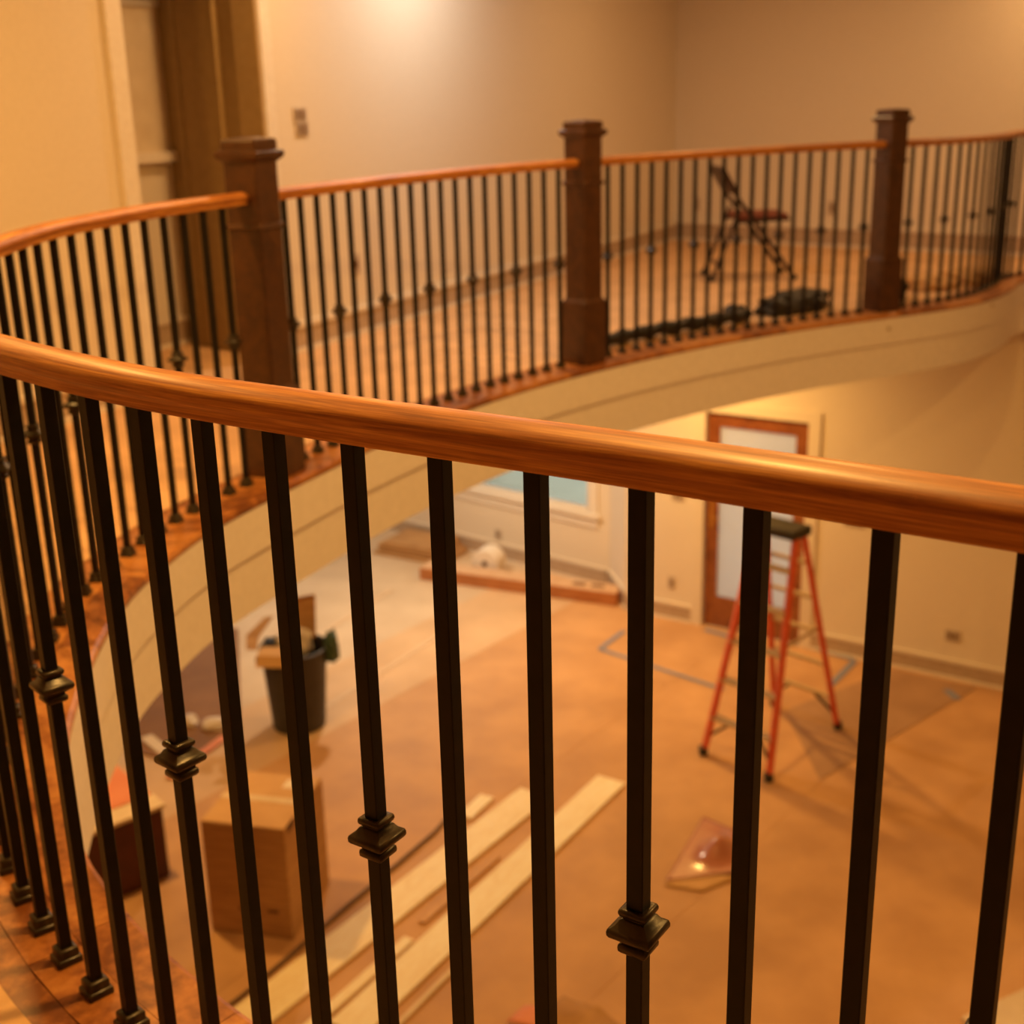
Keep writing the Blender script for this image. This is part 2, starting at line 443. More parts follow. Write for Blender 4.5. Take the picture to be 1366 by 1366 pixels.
struct(obj('wall_front', bm, M['wall']))
bm = bmesh.new()
add_box(bm, (1.8, 5.75, CEIL + .06), (13.8, 18.8, .12))
struct(obj('ceiling', bm, M['ceiling']))
# baseboards: face board plus a small cap and shoe
M['base'] = noise_mat('primed_baseboard', (.44, .32, .225), (.50, .37, .265), 20, .6)
def baseboard(name, p0, p1, z0, h, side=-1, th=.016):
    bm = bmesh.new(); wall_box(bm, p0, p1, z0, z0 + h - .03, th, side)
    o = struct(obj(name, bm, M['base']))
    bm = bmesh.new(); wall_box(bm, p0, p1, z0 + h - .03, z0 + h, th * 1.5, side); obj('cap_moulding', bm, M['wall'], o)
    bm = bmesh.new(); wall_box(bm, p0, p1, z0, z0 + .025, th * 1.9, side); obj('shoe_moulding', bm, M['wall'], o)
    return o
baseboard('baseboard_left', upt(-7.4), upt(t_op0 - .10), .004, .17)
baseboard('baseboard_long', upt(t_op1 + .10), (UC[0] - UD.x * .02, UC[1] - UD.y * .02), .004, .17)
baseboard('baseboard_back', (UC[0] + RD.x * .02, UC[1] + RD.y * .02), RE, .004, .19)
# casing of the opening
bm = bmesh.new()
for ta, tb, in ((t_op0 - .10, t_op0), (t_op1, t_op1 + .085)):
    wall_box(bm, upt(ta), upt(tb), 0.004, 2.45, .022, -1)
wall_box(bm, upt(t_op0 - .10), upt(t_op1 + .085), 2.35, 2.45, .022, -1)
UN = Vector((-UD.y, UD.x))            # away from the gallery
for tt, sg in ((t_op0, 1),):
    a = upt(tt); wall_box(bm, a, (a[0] + UN.x * .15, a[1] + UN.y * .15), .004, 2.35, .015, -1 * sg)
struct(obj('trim_3', bm, M['white']), 'white casing around the gallery wall opening')
# little hall behind the opening
hb = at_wall(237, 300, (upt(0)[0] + UN.x * .85, upt(0)[1] + UN.y * .85), (upt(1)[0] + UN.x * .85, upt(1)[1] + UN.y * .85))
def hp(t, d): q = upt(t); return (q[0] + UN.x * d, q[1] + UN.y * d)
t_hb = (Vector((hb.x, hb.y)) - Vector(U0)).dot(UD)
bm = bmesh.new(); wall_box(bm, hp(-4.2, .85), hp(t_hb, .85), 0, CEIL, .1)
wh = struct(obj('wall_hall', bm, M['wall']), 'pale wall inside the dim hall opening')
bm = bmesh.new(); wall_box(bm, hp(t_hb, .85), hp(t_op1 - .016, .14), 0, 2.35, .1)
ws = struct(obj('wall_hall_side', bm, noise_mat('ochre_paint', (.30, .19, .07), (.34, .22, .085), 20, .8)), 'ochre side wall inside the dim hall opening')  # ochre tone carries the hall's shade, on jamb and door too
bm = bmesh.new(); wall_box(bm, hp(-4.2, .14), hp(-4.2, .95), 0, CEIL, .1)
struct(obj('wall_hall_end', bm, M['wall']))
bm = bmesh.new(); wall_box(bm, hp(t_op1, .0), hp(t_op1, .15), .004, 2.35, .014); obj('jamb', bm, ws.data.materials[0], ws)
baseboard('baseboard_hall', hp(-4.1, .85), hp(t_hb - .01, .85), .004, .17)
# ledge and shade on the hall wall
q0 = at_wall(168, 208, hp(0, .85), hp(1, .85)); q1 = at_wall(234, 208, hp(0, .85), hp(1, .85))
ta, tb = [(Vector((q.x, q.y)) - Vector(U0)).dot(UD) for q in (q0, q1)]
zl = (q0.z + q1.z) / 2
wn = bpy.data.objects.new('window_2', None); COL.objects.link(wn); struct(wn, 'shaded hall window with a white ledge')
bm = bmesh.new(); wall_box(bm, hp(ta - .25, .85), hp(tb, .85), zl - .035, zl + .02, .07, -1); obj('window_sill', bm, M['paperwhite'], wn)
bm = bmesh.new(); wall_box(bm, hp(ta - .22, .85), hp(tb - .02, .85), zl + .02, zl + .80, .012, -1); obj('window_shade', bm, M['drywall'], wn)
bm = bmesh.new(); wall_box(bm, hp(ta - .26, .85), hp(tb + .02, .85), zl + .80, zl + .86, .03, -1); obj('window_head', bm, M['white'], wn)
# door leaf folded against the shade-toned side wall
dr = bpy.data.objects.new('door_2', None); COL.objects.link(dr); struct(dr, 'ochre door leaf on the hall side wall')
a_, b_ = hp(t_hb, .85), hp(t_op1 - .016, .14)
c0, c1 = lerp2(a_, b_, .30), lerp2(a_, b_, .80)
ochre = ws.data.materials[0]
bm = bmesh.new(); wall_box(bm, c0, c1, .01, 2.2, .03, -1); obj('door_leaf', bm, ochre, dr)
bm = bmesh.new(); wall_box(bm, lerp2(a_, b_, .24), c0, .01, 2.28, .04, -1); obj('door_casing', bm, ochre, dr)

# ---- lower level
bm = bmesh.new(); add_box(bm, (1.8, 5.75, LOW - .06), (13.8, 18.8, .12))
fl_lo = struct(obj('floor_lower', bm, M['subfloor']), 'lower hall floor under brown kraft paper')
# paper strips
PD = Vector((.62, .785, 0)).normalized(); PN = Vector((PD.y, -PD.x, 0))
rnd = random.Random(11)
for k in range(-9, 9):
    bm = bmesh.new(); c = Vector((.2, 8.0, 0)) + PN * (k * .89)
    zz = LOW + .002 + (k % 2) * .0025
    n = 14; rows = []
    for i in range(n + 1):
        u = -9 + 16.5 * i / n
        rows.append([bm.verts.new(c + PD * u + PN * v + Vector((0, 0, zz + (0 if abs(v) > .4 else rnd.uniform(0, .003))))) for v in (-.46, -.2, .15, .46)])
    for a, b in zip(rows, rows[1:]):
        for j in range(3): bm.faces.new((a[j], a[j + 1], b[j + 1], b[j]))
    geom = bmesh.ops.extrude_face_region(bm, geom=bm.faces[:])
    for v in geom['geom']:
        if isinstance(v, bmesh.types.BMVert): v.co.z -= .0015
    obj('paper_strip', bm, M['palekraft'] if k <= -4 else (M['midkraft'] if k == -3 else M['kraft']), fl_lo)
# lower walls: window wall, return, door wall
A0 = (-3.9, 16.4 + .1); 
WA = (.04, 13.25); WB = (1.0, 12.46)
WD = (Vector(WB) - Vector(WA)).normalized()
def wpt(t): return (WB[0] + WD.x * t, WB[1] + WD.y * t)
DA = (1.12, 11.84); DB = (3.95, 9.97)
DD = (Vector(DB) - Vector(DA)).normalized()
def dpt(t): return (DA[0] + DD.x * t, DA[1] + DD.y * t)
DN = Vector((-DD.y, DD.x))
def wparam(p): return (Vector((p.x, p.y)) - Vector(WB)).dot(WD)
def dparam(p): return (Vector((p.x, p.y)) - Vector(DA)).dot(DD)
# window opening
g0 = at_wall(600, 690, WA, WB); g1 = at_wall(787, 684, WA, WB)
tw0, tw1 = wparam(g0) - .5, wparam(g1); zw0 = (g0.z + g1.z) / 2
g2 = at_wall(787, 684, WA, WB); zw0 = g2.z; zw1 = SLAB - .35
bm = bmesh.new()
wall_box(bm, wpt(-7), wpt(tw0), LOW, SLAB, .14)
wall_box(bm, wpt(tw1), wpt(.05), LOW, SLAB, .14)
wall_box(bm, wpt(tw0), wpt(tw1), LOW, zw0, .14)
wall_box(bm, wpt(tw0), wpt(tw1), zw1, SLAB, .14)
struct(obj('wall_window', bm, M['wall']), 'lower wall with the window')
bm = bmesh.new(); wall_box(bm, (WB[0], WB[1]), DA, LOW, SLAB, .14)
struct(obj('wall_return', bm, M['wall']), 'short return wall beside the lower window')
wn = bpy.data.objects.new('window_1', None); COL.objects.link(wn); struct(wn, 'lower window showing pale blue dusk')
bm = bmesh.new()
WN = Vector((-WD.y, WD.x))
def wp(t, d): q = wpt(t); return (q[0] + WN.x * d, q[1] + WN.y * d)
wall_box(bm, wp(tw0, .02), wp(tw1, .02), zw0, zw0 + .05, .06); wall_box(bm, wp(tw0, .02), wp(tw1, .02), zw1 - .05, zw1, .06)
wall_box(bm, wp(tw0, .02), wp(tw0 + .05, .02), zw0, zw1, .06); wall_box(bm, wp(tw1 - .05, .02), wp(tw1, .02), zw0, zw1, .06)
obj('window_frame', bm, M['white'], wn)
bm = bmesh.new(); wall_box(bm, wp(tw0 + .05, .045), wp(tw1 - .05, .045), zw0 + .05, zw1 - .05, .008); obj('window_pane', bm, M['glass'], wn)
bm = bmesh.new()
wall_box(bm, wp(tw0 - .14, 0), wp(tw1 + .14, 0), zw0 - .04, zw0, .06, -1); obj('window_sill', bm, M['white'], wn)
bm = bmesh.new()
wall_box(bm, wp(tw0 - .11, 0), wp(tw1 + .11, 0), zw0 - .15, zw0 - .04, .022, -1)
for q in ((tw0 - .11, tw0), (tw1, tw1 + .11)): wall_box(bm, wp(q[0], 0), wp(q[1], 0), zw0, zw1 + .1, .022, -1)
obj('window_casing', bm, M['white'], wn)
# door wall with door opening
e0 = at_wall(936, 832, DA, DB); td0 = dparam(e0); td1 = td0 + .98
DH = 2.12
bm = bmesh.new()
wall_box(bm, dpt(-.02), dpt(td0), LOW, SLAB, .14)
wall_box(bm, dpt(td0), dpt(td1), LOW + DH, SLAB, .14)
wall_box(bm, dpt(td1), dpt(9.5), LOW, SLAB, .14)
struct(obj('wall_door', bm, M['wall']), 'lower wall with the glazed wooden door')
def dp(t, d): q = dpt(t); return (q[0] + DN.x * d, q[1] + DN.y * d)
dr = bpy.data.objects.new('door_1', None); COL.objects.link(dr); struct(dr, 'brown wooden door with a tall papered pane')
st = .125
bm = bmesh.new()
wall_box(bm, dp(td0 + .01, .03), dp(td0 + st, .03), LOW + .01, LOW + DH - .01, .05)
wall_box(bm, dp(td1 - st, .03), dp(td1 - .01, .03), LOW + .01, LOW + DH - .01, .05)
obj('door_stile', bm, M['doorwood'], dr)
zp0 = at_wall(985, 803, DA, DB).z
bm = bmesh.new()
wall_box(bm, dp(td0 + st, .03), dp(td1 - st, .03), LOW + .01, zp0, .05)
wall_box(bm, dp(td0 + st, .03), dp(td1 - st, .03), LOW + DH - .14, LOW + DH - .01, .05)
obj('door_rail', bm, M['doorwood'], dr)
bm = bmesh.new(); wall_box(bm, dp(td0 + st, .045), dp(td1 - st, .045), zp0, LOW + DH - .14, .012); obj('door_pane', bm, M['filmglass'], dr)
hz = LOW + 1.12
h = obj('door_handle_plate', (lambda b: (wall_box(b, dp(td0 + .045, .03), dp(td0 + .085, .03), hz - .12, hz + .16, .008, -1), b)[1])(bmesh.new()), M['brass'], dr)
bm = bmesh.new(); q = dp(td0 + .065, .03); qq = dp(td0 + .065, -.03); add_tube(bm, [(q[0], q[1], hz), (qq[0], qq[1], hz), (qq[0] + DD.x * .09, qq[1] + DD.y * .09, hz)], .009); obj('door_lever', bm, M['brass'], h)
bm = bmesh.new()
wall_box(bm, dp(td0 - .11, 0), dp(td0, 0), LOW, LOW + DH + .1, .02, -1); wall_box(bm, dp(td1, 0), dp(td1 + .11, 0), LOW, LOW + DH + .1, .02, -1)
wall_box(bm, dp(td0, 0), dp(td1, 0), LOW + DH, LOW + DH + .1, .02, -1)
obj('door_casing', bm, M['wall'], dr)
bm = bmesh.new(); wall_box(bm, dp(td0, .0), dp(td1, .0), LOW, LOW + .012, .12); obj('door_threshold', bm, M['plate'], dr)
baseboard('baseboard_window', wpt(-6.5), wpt(-.03), LOW + .004, .20)
baseboard('baseboard_return', (WB[0] - .0, WB[1]), (DA[0], DA[1]), LOW + .004, .20)
baseboard('baseboard_door_near', dpt(.02), dpt(td0 - .11), LOW + .004, .18)
baseboard('baseboard_door_far', dpt(td1 + .11), dpt(9), LOW + .004, .18)
bm = bmesh.new(); wall_box(bm, (-4.9, 17.2), (-4.9, -3.4), LOW, SLAB, .14, -1); struct(obj('wall_lower_left', bm, M['wall']))
bm = bmesh.new(); wall_box(bm, (-4.9, 6.4), (-4.9, -3.4), 0, CEIL, .14, -1); struct(obj('wall_upper_left', bm, M['wall']))

# ================================================================== RAILINGS
RT_TOP, RT_BOT = 1.067, 1.022
RAIL_SEC = []                        # (d, z) rounded bread-loaf profile
for d, z in ((-.0225, RT_BOT), (-.0245, RT_BOT + .002), (-.0252, RT_BOT + .006), (-.0250, RT_BOT + .011), (-.0262, RT_BOT + .0145), (-.0295, RT_BOT + .018),
             (-.0318, RT_BOT + .022), (-.0322, RT_BOT + .027), (-.0300, RT_BOT + .0325), (-.0255, RT_BOT + .037), (-.019, RT_BOT + .0405), (-.010, RT_BOT + .0435), (0, RT_TOP)):
    RAIL_SEC.append((d, z))
RAIL_SEC = RAIL_SEC + [(-d, z) for d, z in RAIL_SEC[-2::-1]]
def rail_mesh(s0, s1):
    bm = bmesh.new(); uvl = bm.loops.layers.uv.new('UVMap')
    n = max(8, int((s1 - s0) / .035)); rows = []
    for i in range(n + 1):
        s = s0 + (s1 - s0) * i / n
        rows.append([bm.verts.new(off(s, d) + Vector((0, 0, z))) for d, z in RAIL_SEC])
    m_ = len(RAIL_SEC)
    vv = [0.0]
    for k in range(m_):
        a, b = RAIL_SEC[k], RAIL_SEC[(k + 1) % m_]; vv.append(vv[-1] + math.hypot(a[0] - b[0], a[1] - b[1]))
    for i in range(n):
        u0, u1 = s0 + (s1 - s0) * i / n, s0 + (s1 - s0) * (i + 1) / n
        for k in range(m_):
            f = bm.faces.new((rows[i][k], rows[i + 1][k], rows[i + 1][(k + 1) % m_], rows[i][(k + 1) % m_]))
            for l, uv in zip(f.loops, ((u0, vv[k]), (u1, vv[k]), (u1, vv[k + 1]), (u0, vv[k + 1]))): l[uvl].uv = uv
    bm.faces.new(rows[0]); bm.faces.new(rows[-1][::-1])
    return bm
HB = .0095
# baluster templates (shared mesh data)
bm = bmesh.new(); add_square_lathe(bm, [(HB, .0), (HB, RT_BOT + .006)], .0012)
BAL = obj('baluster', bm, M['iron']); ME_BAL = BAL.data; bpy.data.objects.remove(BAL)
bm = bmesh.new()
add_square_lathe(bm, [(.0100, .0270), (.0125, .0272), (.0150, .0262), (.0158, .0240), (.0158, .0215), (.0148, .0190), (.0122, .0170), (.0122, .0155),
                      (.0150, .0140), (.0185, .0085), (.0222, .0060), (.0240, .0045), (.0248, .0015), (.0246, -.0020), (.0232, -.0045), (.0195, -.0070),
                      (.0140, -.0110), (.0135, -.0140), (.0158, -.0160), (.0163, -.0190), (.0160, -.0225), (.0140, -.0250), (.0105, -.0262)], .0014)
K_ = obj('knuckle', bm, M['bronze'], None, 50); ME_KN = K_.data; bpy.data.objects.remove(K_)
bm = bmesh.new()
add_square_lathe(bm, [(.0205, 0), (.0208, .002), (.0208, .010), (.0195, .012), (.0172, .0130), (.0168, .0145), (.0168, .0255), (.0156, .0280), (.0100, .0290)], .0014)
K_ = obj('shoe', bm, M['bronze'], None, 50); ME_SH = K_.data; bpy.data.objects.remove(K_)
KZ = .545
def baluster(s, parent, knuckle):
    p, t = cpos(s)
    b = link('baluster', ME_BAL, None, parent)
    b.location = (p.x, p.y, .0); b.rotation_euler = (0, 0, math.atan2(t.y, t.x))
    sh = link('baluster_shoe', ME_SH, None, b)
    if knuckle:
        k = link('knuckle', ME_KN, None, b); k.location = (0, 0, KZ)
    return b
def newel(s, label):
    p, t = cpos(s)
    o = thing('newel_post', label, 'newel post', (p.x, p.y, 0), math.atan2(t.y, t.x), 'oak newel posts of the gallery railing')
    a, b = .070, .085
    bm = bmesh.new(); add_square_lathe(bm, [(b, 0), (b, .325), (b - .004, .335), (a + .004, .342), (a, .352)], .004); obj('plinth', bm, M['newel'], o)
    bm = bmesh.new(); add_square_lathe(bm, [(a, .352), (a, .930)], .004); obj('shaft', bm, M['newel'], o)
    bm = bmesh.new(); add_square_lathe(bm, [(a, .930), (a + .007, .933), (a + .010, .942), (a + .007, .951), (a, .954)], .003); obj('band', bm, M['newel'], o)
    bm = bmesh.new(); add_square_lathe(bm, [(a, .954), (a, 1.165)], .004); obj('head_block', bm, M['newel'], o)
    bm = bmesh.new(); add_square_lathe(bm, [(a, 1.165), (a + .006, 1.172), (a + .018, 1.182), (a + .022, 1.190), (a + .022, 1.203), (a + .015, 1.208), (a + .004, 1.212), (a + .004, 1.240), (a, 1.248), (.02, 1.255)], .004); obj('cap', bm, M['newel'], o)
    return o
newel(S_N[0], 'brown oak newel post at the end of the sweeping near handrail')
newel(S_N[1], 'brown oak newel post between the long pale wall and folding chair')
newel(S_N[2], 'brown oak newel post beside the heap of black sheeting')
G = .075
def section(label, s0, s1, stations, group='curved gallery railing sections'):
    o = thing('railing', label, 'railing', (0, 0, 0), 0, group)
    obj('handrail', rail_mesh(s0, s1), M['rail'], o, 35)
    for s, k in stations: baluster(s, o, k)
    return o
BG = .195                             # newel centre to first baluster
# near sweep: fixed knuckle station, spacing fitted so that the last one before the newel carries a knuckle
end = S_N[0] - BG
n3 = round((end - S_K0) / (3 * STEP)); st_ = (end - S_K0) / (3 * n3)
sts = [(S_K0 + i * st_, i % 3 == 0) for i in range(-14, 3 * n3 + 1) if S_K0 + i * st_ > .02]
section('sweeping oak handrail with black iron balusters, ending at its first newel post', .0, S_N[0] - .0705, sts)
def between(a, b):
    s0, s1 = a + BG, b - BG
    n = max(1, round((s1 - s0) / (3 * STEP)))
    return [(s0 + (s1 - s0) * i / (3 * n), i % 3 == 0) for i in range(3 * n + 1)]
section('railing section in front of the long pale wall, between two newels', S_N[0] + .0705, S_N[1] - .0705, between(S_N[0], S_N[1]))
section('railing section in front of the folding chair, between two newels', S_N[1] + .0705, S_N[2] - .0705, between(S_N[1], S_N[2]))
sts = [(S_N[2] + BG + i * STEP, i % 3 == 0) for i in range(60) if S_N[2] + BG + i * STEP < TOTAL - .05]
section('railing section bending away beyond the newel beside the black sheeting', S_N[2] + .0705, TOTAL, sts)

# ================================================================== LAMPS
for lab, x, y, z, watt, colr in LAMPS:
    o = thing('recessed_light', lab, 'ceiling light', (x, y, z), 0, 'recessed ceiling lights')
    bm = bmesh.new(); add_lathe(bm, [(.075, -.002), (.10, -.004), (.10, -.010), (.075, -.012)], 28, cap=False); obj('trim_ring', bm, M['white'], o, 30)
    bm = bmesh.new(); add_lathe(bm, [(.074, -.003), (.074, -.006)], 28); obj('lens', bm, emit_mat('lamp_lens', colr, 25), o)
    ld = bpy.data.lights.new('lamp', 'AREA'); ld.shape = 'DISK'; ld.size = .15; ld.energy = watt; ld.color = colr
    lo = bpy.data.objects.new('lamp', ld); COL.objects.link(lo); lo.parent = o; lo.location = (0, 0, -.02)

# ================================================================== THINGS ON THE LOWER FLOOR
PZ = LOW + .008                       # top of the paper
def low(x, y): return atz(x, y, PZ)
def height_at(p, x, y):               # height of pixel (x,y) above PZ on a vertical through p's distance
    d = ray(x, y); k = p.y / d.y
    return (ORG + d * k).z - PZ
# ---- step ladder
def ladder():
    A, B, C = [low(*q) for q in ((938, 1006), (1025, 1042), (1117, 972))]
    D = A + (C - B)
    mid = (A + B + C + D) / 4; top_z = 1.80
    o = thing('step_ladder', 'orange step ladder standing open before the wooden door', 'ladder', (mid.x, mid.y, PZ), 0)
    A, B, C, D = [q - mid for q in (A, B, C, D)]
    fx = (B - A).normalized()         # across
    fy = (C - B).normalized()
    def top(side, front): return fx * (side * .17) + fy * (-.06 if front else .06) + Vector((0, 0, top_z - .06))
    legs = {('f', -1): (A, top(-1, True)), ('f', 1): (B, top(1, True)), ('b', 1): (C, top(1, False)), ('b', -1): (D, top(-1, False))}
    for k, (p, t) in legs.items():
        d = (t - p).normalized(); p2 = p + d * .06
        bm = bmesh.new(); add_bar(bm, p2, t, .040, .078 if k[0] == 'f' else .062, .004); lg = obj('side_rail', bm, M['orange'], o)
        bm = bmesh.new(); add_box(bm, p + Vector((0, 0, .035)), (.065, .065, .07), None, .012); obj('foot', bm, M['blackplastic'], lg)
    def on(k, h):
        p, t = legs[k]; return p.lerp(t, (h) / (top_z - .06))
    for i in range(1, 6):
        h = i * .30
        bm = bmesh.new(); add_bar(bm, on(('f', -1), h), on(('f', 1), h), .075, .022, .003); obj('step', bm, M['alu'], o)
        bm = bmesh.new(); add_bar(bm, on(('b', -1), h), on(('b', 1), h), .03, .026, .003); obj('rear_brace', bm, M['alu'], o)
    for s_ in (-1, 1):
        for fr in ('f', 'b'):
            bm = bmesh.new(); q = on((fr, s_), .14); r_ = on((fr, -s_), .30).lerp(on((fr, s_), .30), .68); add_bar(bm, q, r_, .02, .02, .002); obj('knee_brace', bm, M['blackplastic'], o)
        bm = bmesh.new(); add_bar(bm, on(('f', s_), .95), on(('b', s_), .95), .006, .03); obj('spreader', bm, M['alu'], o)
    bm = bmesh.new(); ang = math.atan2(fx.y, fx.x)
    add_box(bm, (0, 0, top_z - .03), (.40, .24, .075), Matrix.Rotation(ang, 4, 'Z'), .015); obj('top_cap', bm, M['binplastic'], o)
ladder()
# ---- waste bin with its filling
pb = low(396, 978); pb += Vector((0, .16, 0))
bn = thing('waste_bin', 'black round waste bin overfilled with torn card and plastic', 'bin', (pb.x, pb.y, PZ))
bm = bmesh.new(); add_lathe(bm, [(.20, 0), (.215, .01), (.262, .64), (.275, .66), (.278, .70), (.262, .705), (.25, .66), (.205, .05)], 32); obj('body', bm, M['binplastic'], bn, 35)
for s_ in (-1, 1):
    bm = bmesh.new(); add_box(bm, (s_ * .285, 0, .60), (.05, .10, .03), None, .008); obj('handle', bm, M['binplastic'], bn)
# contents rest in the bin: things of their own
def slab_thing(name, label, cat, pts, th, m, group=None, parent=None):
    """bent sheet from a list of quads rows"""
    bm = bmesh.new(); rows = [[bm.verts.new(Vector(p)) for p in r] for r in pts]
    for a, b in zip(rows, rows[1:]):
        for k in range(len(a) - 1): bm.faces.new((a[k], a[k + 1], b[k + 1], b[k]))
    bmesh.ops.recalc_face_normals(bm, faces=bm.faces)
    bmesh.ops.solidify(bm, geom=bm.faces[:], thickness=th)
    o = obj(name, bm, m, parent)
    return tag(o, label, cat, group) if label else o
c = Vector((pb.x, pb.y, PZ + .70))
def V(x, y, z): return c + Vector((x, y, z))
slab_thing('card_piece', 'long brown card flap leaning out of the bin toward the cartons', 'cardboard', [[V(-.36, -.10, .02), V(-.38, .04, .08), V(-.26, .22, .16)], [V(-.27, -.12, .02), V(-.28, .02, .07), V(-.18, .20, .18)]], .008, M['carton'])
slab_thing('card_piece', 'upright brown card piece standing at the back of the bin', 'cardboard', [[V(-.04, .15, .0), V(.16, .17, .0)], [V(-.02, .20, .30), V(.17, .22, .33)], [V(.02, .15, .36), V(.17, .17, .38)]], .008, M['carton'])
slab_thing('card_piece', 'pale card flap bent over the front rim of the bin', 'cardboard', [[V(-.26, -.27, -.06), V(.04, -.32, -.05)], [V(-.25, -.23, .02), V(.05, -.27, .02)], [V(-.23, -.13, .05), V(.05, -.15, .05)]], .008, M['cartonlight'])
crumple('plastic_bag', 'crumpled translucent plastic bag in the top of the bin', 'plastic bag', V(.01, .0, -.06), (.14, .095, .15), M['plasticbag'], 4)
o = crumple('work_glove', 'dark green rag hanging on the bin rim', 'rag', V(.30, .02, -.13), (.06, .09, .17), M['green'], 9); o.name = 'rag'
o = crumple('dark_rag', 'small black rag tucked at the bin rim beside card', 'rag', V(-.20, -.03, .0), (.045, .06, .06), M['blackcloth'], 5); o.name = 'rag'

# ---- big carton
def carton():
    bl, br = low(283, 1240), low(392, 1254)
    fx = (br - bl); fx.z = 0; wd = fx.length; fx.normalize(); fy = Vector((-fx.y, fx.x, 0))
    dp_ = .62; ht = height_at(br, 376, 1108)
    o = thing('cardboard_carton', 'tall closed cardboard carton standing before the waste bin', 'carton', (bl.x, bl.y, PZ), math.atan2(fx.y, fx.x))
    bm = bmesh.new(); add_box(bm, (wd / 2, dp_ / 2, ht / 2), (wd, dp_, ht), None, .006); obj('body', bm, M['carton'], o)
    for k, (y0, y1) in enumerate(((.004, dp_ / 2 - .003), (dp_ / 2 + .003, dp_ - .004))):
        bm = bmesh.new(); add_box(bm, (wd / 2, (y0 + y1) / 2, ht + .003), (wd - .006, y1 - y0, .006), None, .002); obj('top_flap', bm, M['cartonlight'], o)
    bm = bmesh.new(); add_box(bm, (wd / 2, dp_ / 2, ht + .0068), (wd + .002, .06, .0012)); obj('tape', bm, M['tape_clear'], o)
    bm = bmesh.new(); add_box(bm, (wd - .12, dp_ * .82, ht + .0069), (.17, .10, .0014)); obj('label_sticker', bm, M['paperwhite'], o)
    bm = bmesh.new(); add_box(bm, (wd + .001, .09, ht - .02), (.004, .10, .055), None, .001); obj('hand_hole', bm, M['cardprint'], o)
    for x0, z0, wl_ in ((.22, .80, .20), (.25, .60, .14), (.25, .52, .17), (.24, .24, .12), (.42, .245, .07)):
        bm = bmesh.new(); add_box(bm, (wd * x0 / .52 + wl_ / 2 - .05, -.001, ht * z0), (wl_, .003, .022)); obj('printed_line', bm, M['carton'] if z0 > .5 else M['cardprint'], o)
carton()
# ---- maroon box with salmon sheet on it
def maroon():
    br, bl = low(228, 1168), low(140, 1206)
    fx = (br - bl); fx.z = 0; wd = fx.length + .35; fx.normalize(); fy = Vector((-fx.y, fx.x, 0))
    ht = height_at(br, 214, 1072); dp_ = .95
    org = br - fx * wd
    o = thing('storage_box', 'dark maroon storage box with beige rim left of the carton', 'box', (org.x, org.y, PZ), math.atan2(fx.y, fx.x))
    bm = bmesh.new(); add_box(bm, (wd / 2, dp_ / 2, (ht - .03) / 2), (wd, dp_, ht - .03), None, .012); obj('body', bm, M['maroon'], o)
    bm = bmesh.new(); add_box(bm, (wd / 2, dp_ / 2, ht - .015), (wd + .03, dp_ + .03, .03), None, .006); obj('rim', bm, M['beige'], o)
    bm = bmesh.new(); add_box(bm, (wd + .014, dp_ * .4, ht * .45), (.028, .2, .10), None, .008); obj('latch', bm, M['maroon'], o)
    p = org + fx * (wd * .5) + fy * (dp_ * .56)
    s2 = slab_thing('salmon_sheet', 'salmon coloured sheet lying on the maroon storage box', 'sheet', [[p + fx * (u * wd * .5) + fy * (v * dp_ * .40) + Vector((0, 0, ht + .004 + .004 * ((i + j) % 2))) for i, u in enumerate((-1, -.3, .3, 1))] for j, v in enumerate((-1, -.2, .4, 1))], .003, M['salmon'])
maroon()
# scraps beyond the maroon box
for k, (x, y, sz, m_, lab, nm) in enumerate((
        (254, 968, (.07, .06, .06), 'paperwhite', 'white crumpled paper ball on the floor behind the carton', 'paper_scrap'),
        (287, 972, (.10, .07, .06), 'paperwhite', 'pale crumpled paper lying closest to the bin', 'paper_scrap'))):
    crumple(nm, lab, 'paper', low(x, y) + Vector((0, 0, .012)), sz, M[m_], 21 + k)
for k, (x0, y0, x1, y1, wd, m_, lab) in enumerate((
        (226, 1040, 300, 985, .07, 'salmon', 'narrow salmon strip on the floor behind the carton'),
        (195, 985, 232, 1015, .10, 'beige', 'beige strip on the floor behind the maroon box'))):
    bm = bmesh.new(); a, b = low(x0, y0), low(x1, y1); add_bar(bm, a + Vector((0, 0, .018)), b + Vector((0, 0, .018)), wd, .01, .002)
    tag(obj('scrap_strip', bm, M[m_]), lab, 'strip')
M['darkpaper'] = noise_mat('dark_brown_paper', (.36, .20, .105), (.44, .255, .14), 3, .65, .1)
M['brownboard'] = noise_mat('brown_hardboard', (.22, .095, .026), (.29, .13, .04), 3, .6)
def flat_px(name, lab, cat, corners, m_, z0, th):
    bm = bmesh.new(); add_prism(bm, [low(*q) for q in corners], PZ + z0, PZ + z0 + th)
    return tag(obj(name, bm, m_), lab, cat)
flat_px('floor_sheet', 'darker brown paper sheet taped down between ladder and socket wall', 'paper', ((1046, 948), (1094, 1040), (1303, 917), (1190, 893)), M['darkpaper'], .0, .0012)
flat_px('hardboard_sheet', 'dark brown hardboard sheet lying on the floor beyond the maroon box', 'board', ((120, 985), (236, 1020), (322, 975), (318, 840), (262, 835)), M['brownboard'], .0, .012)
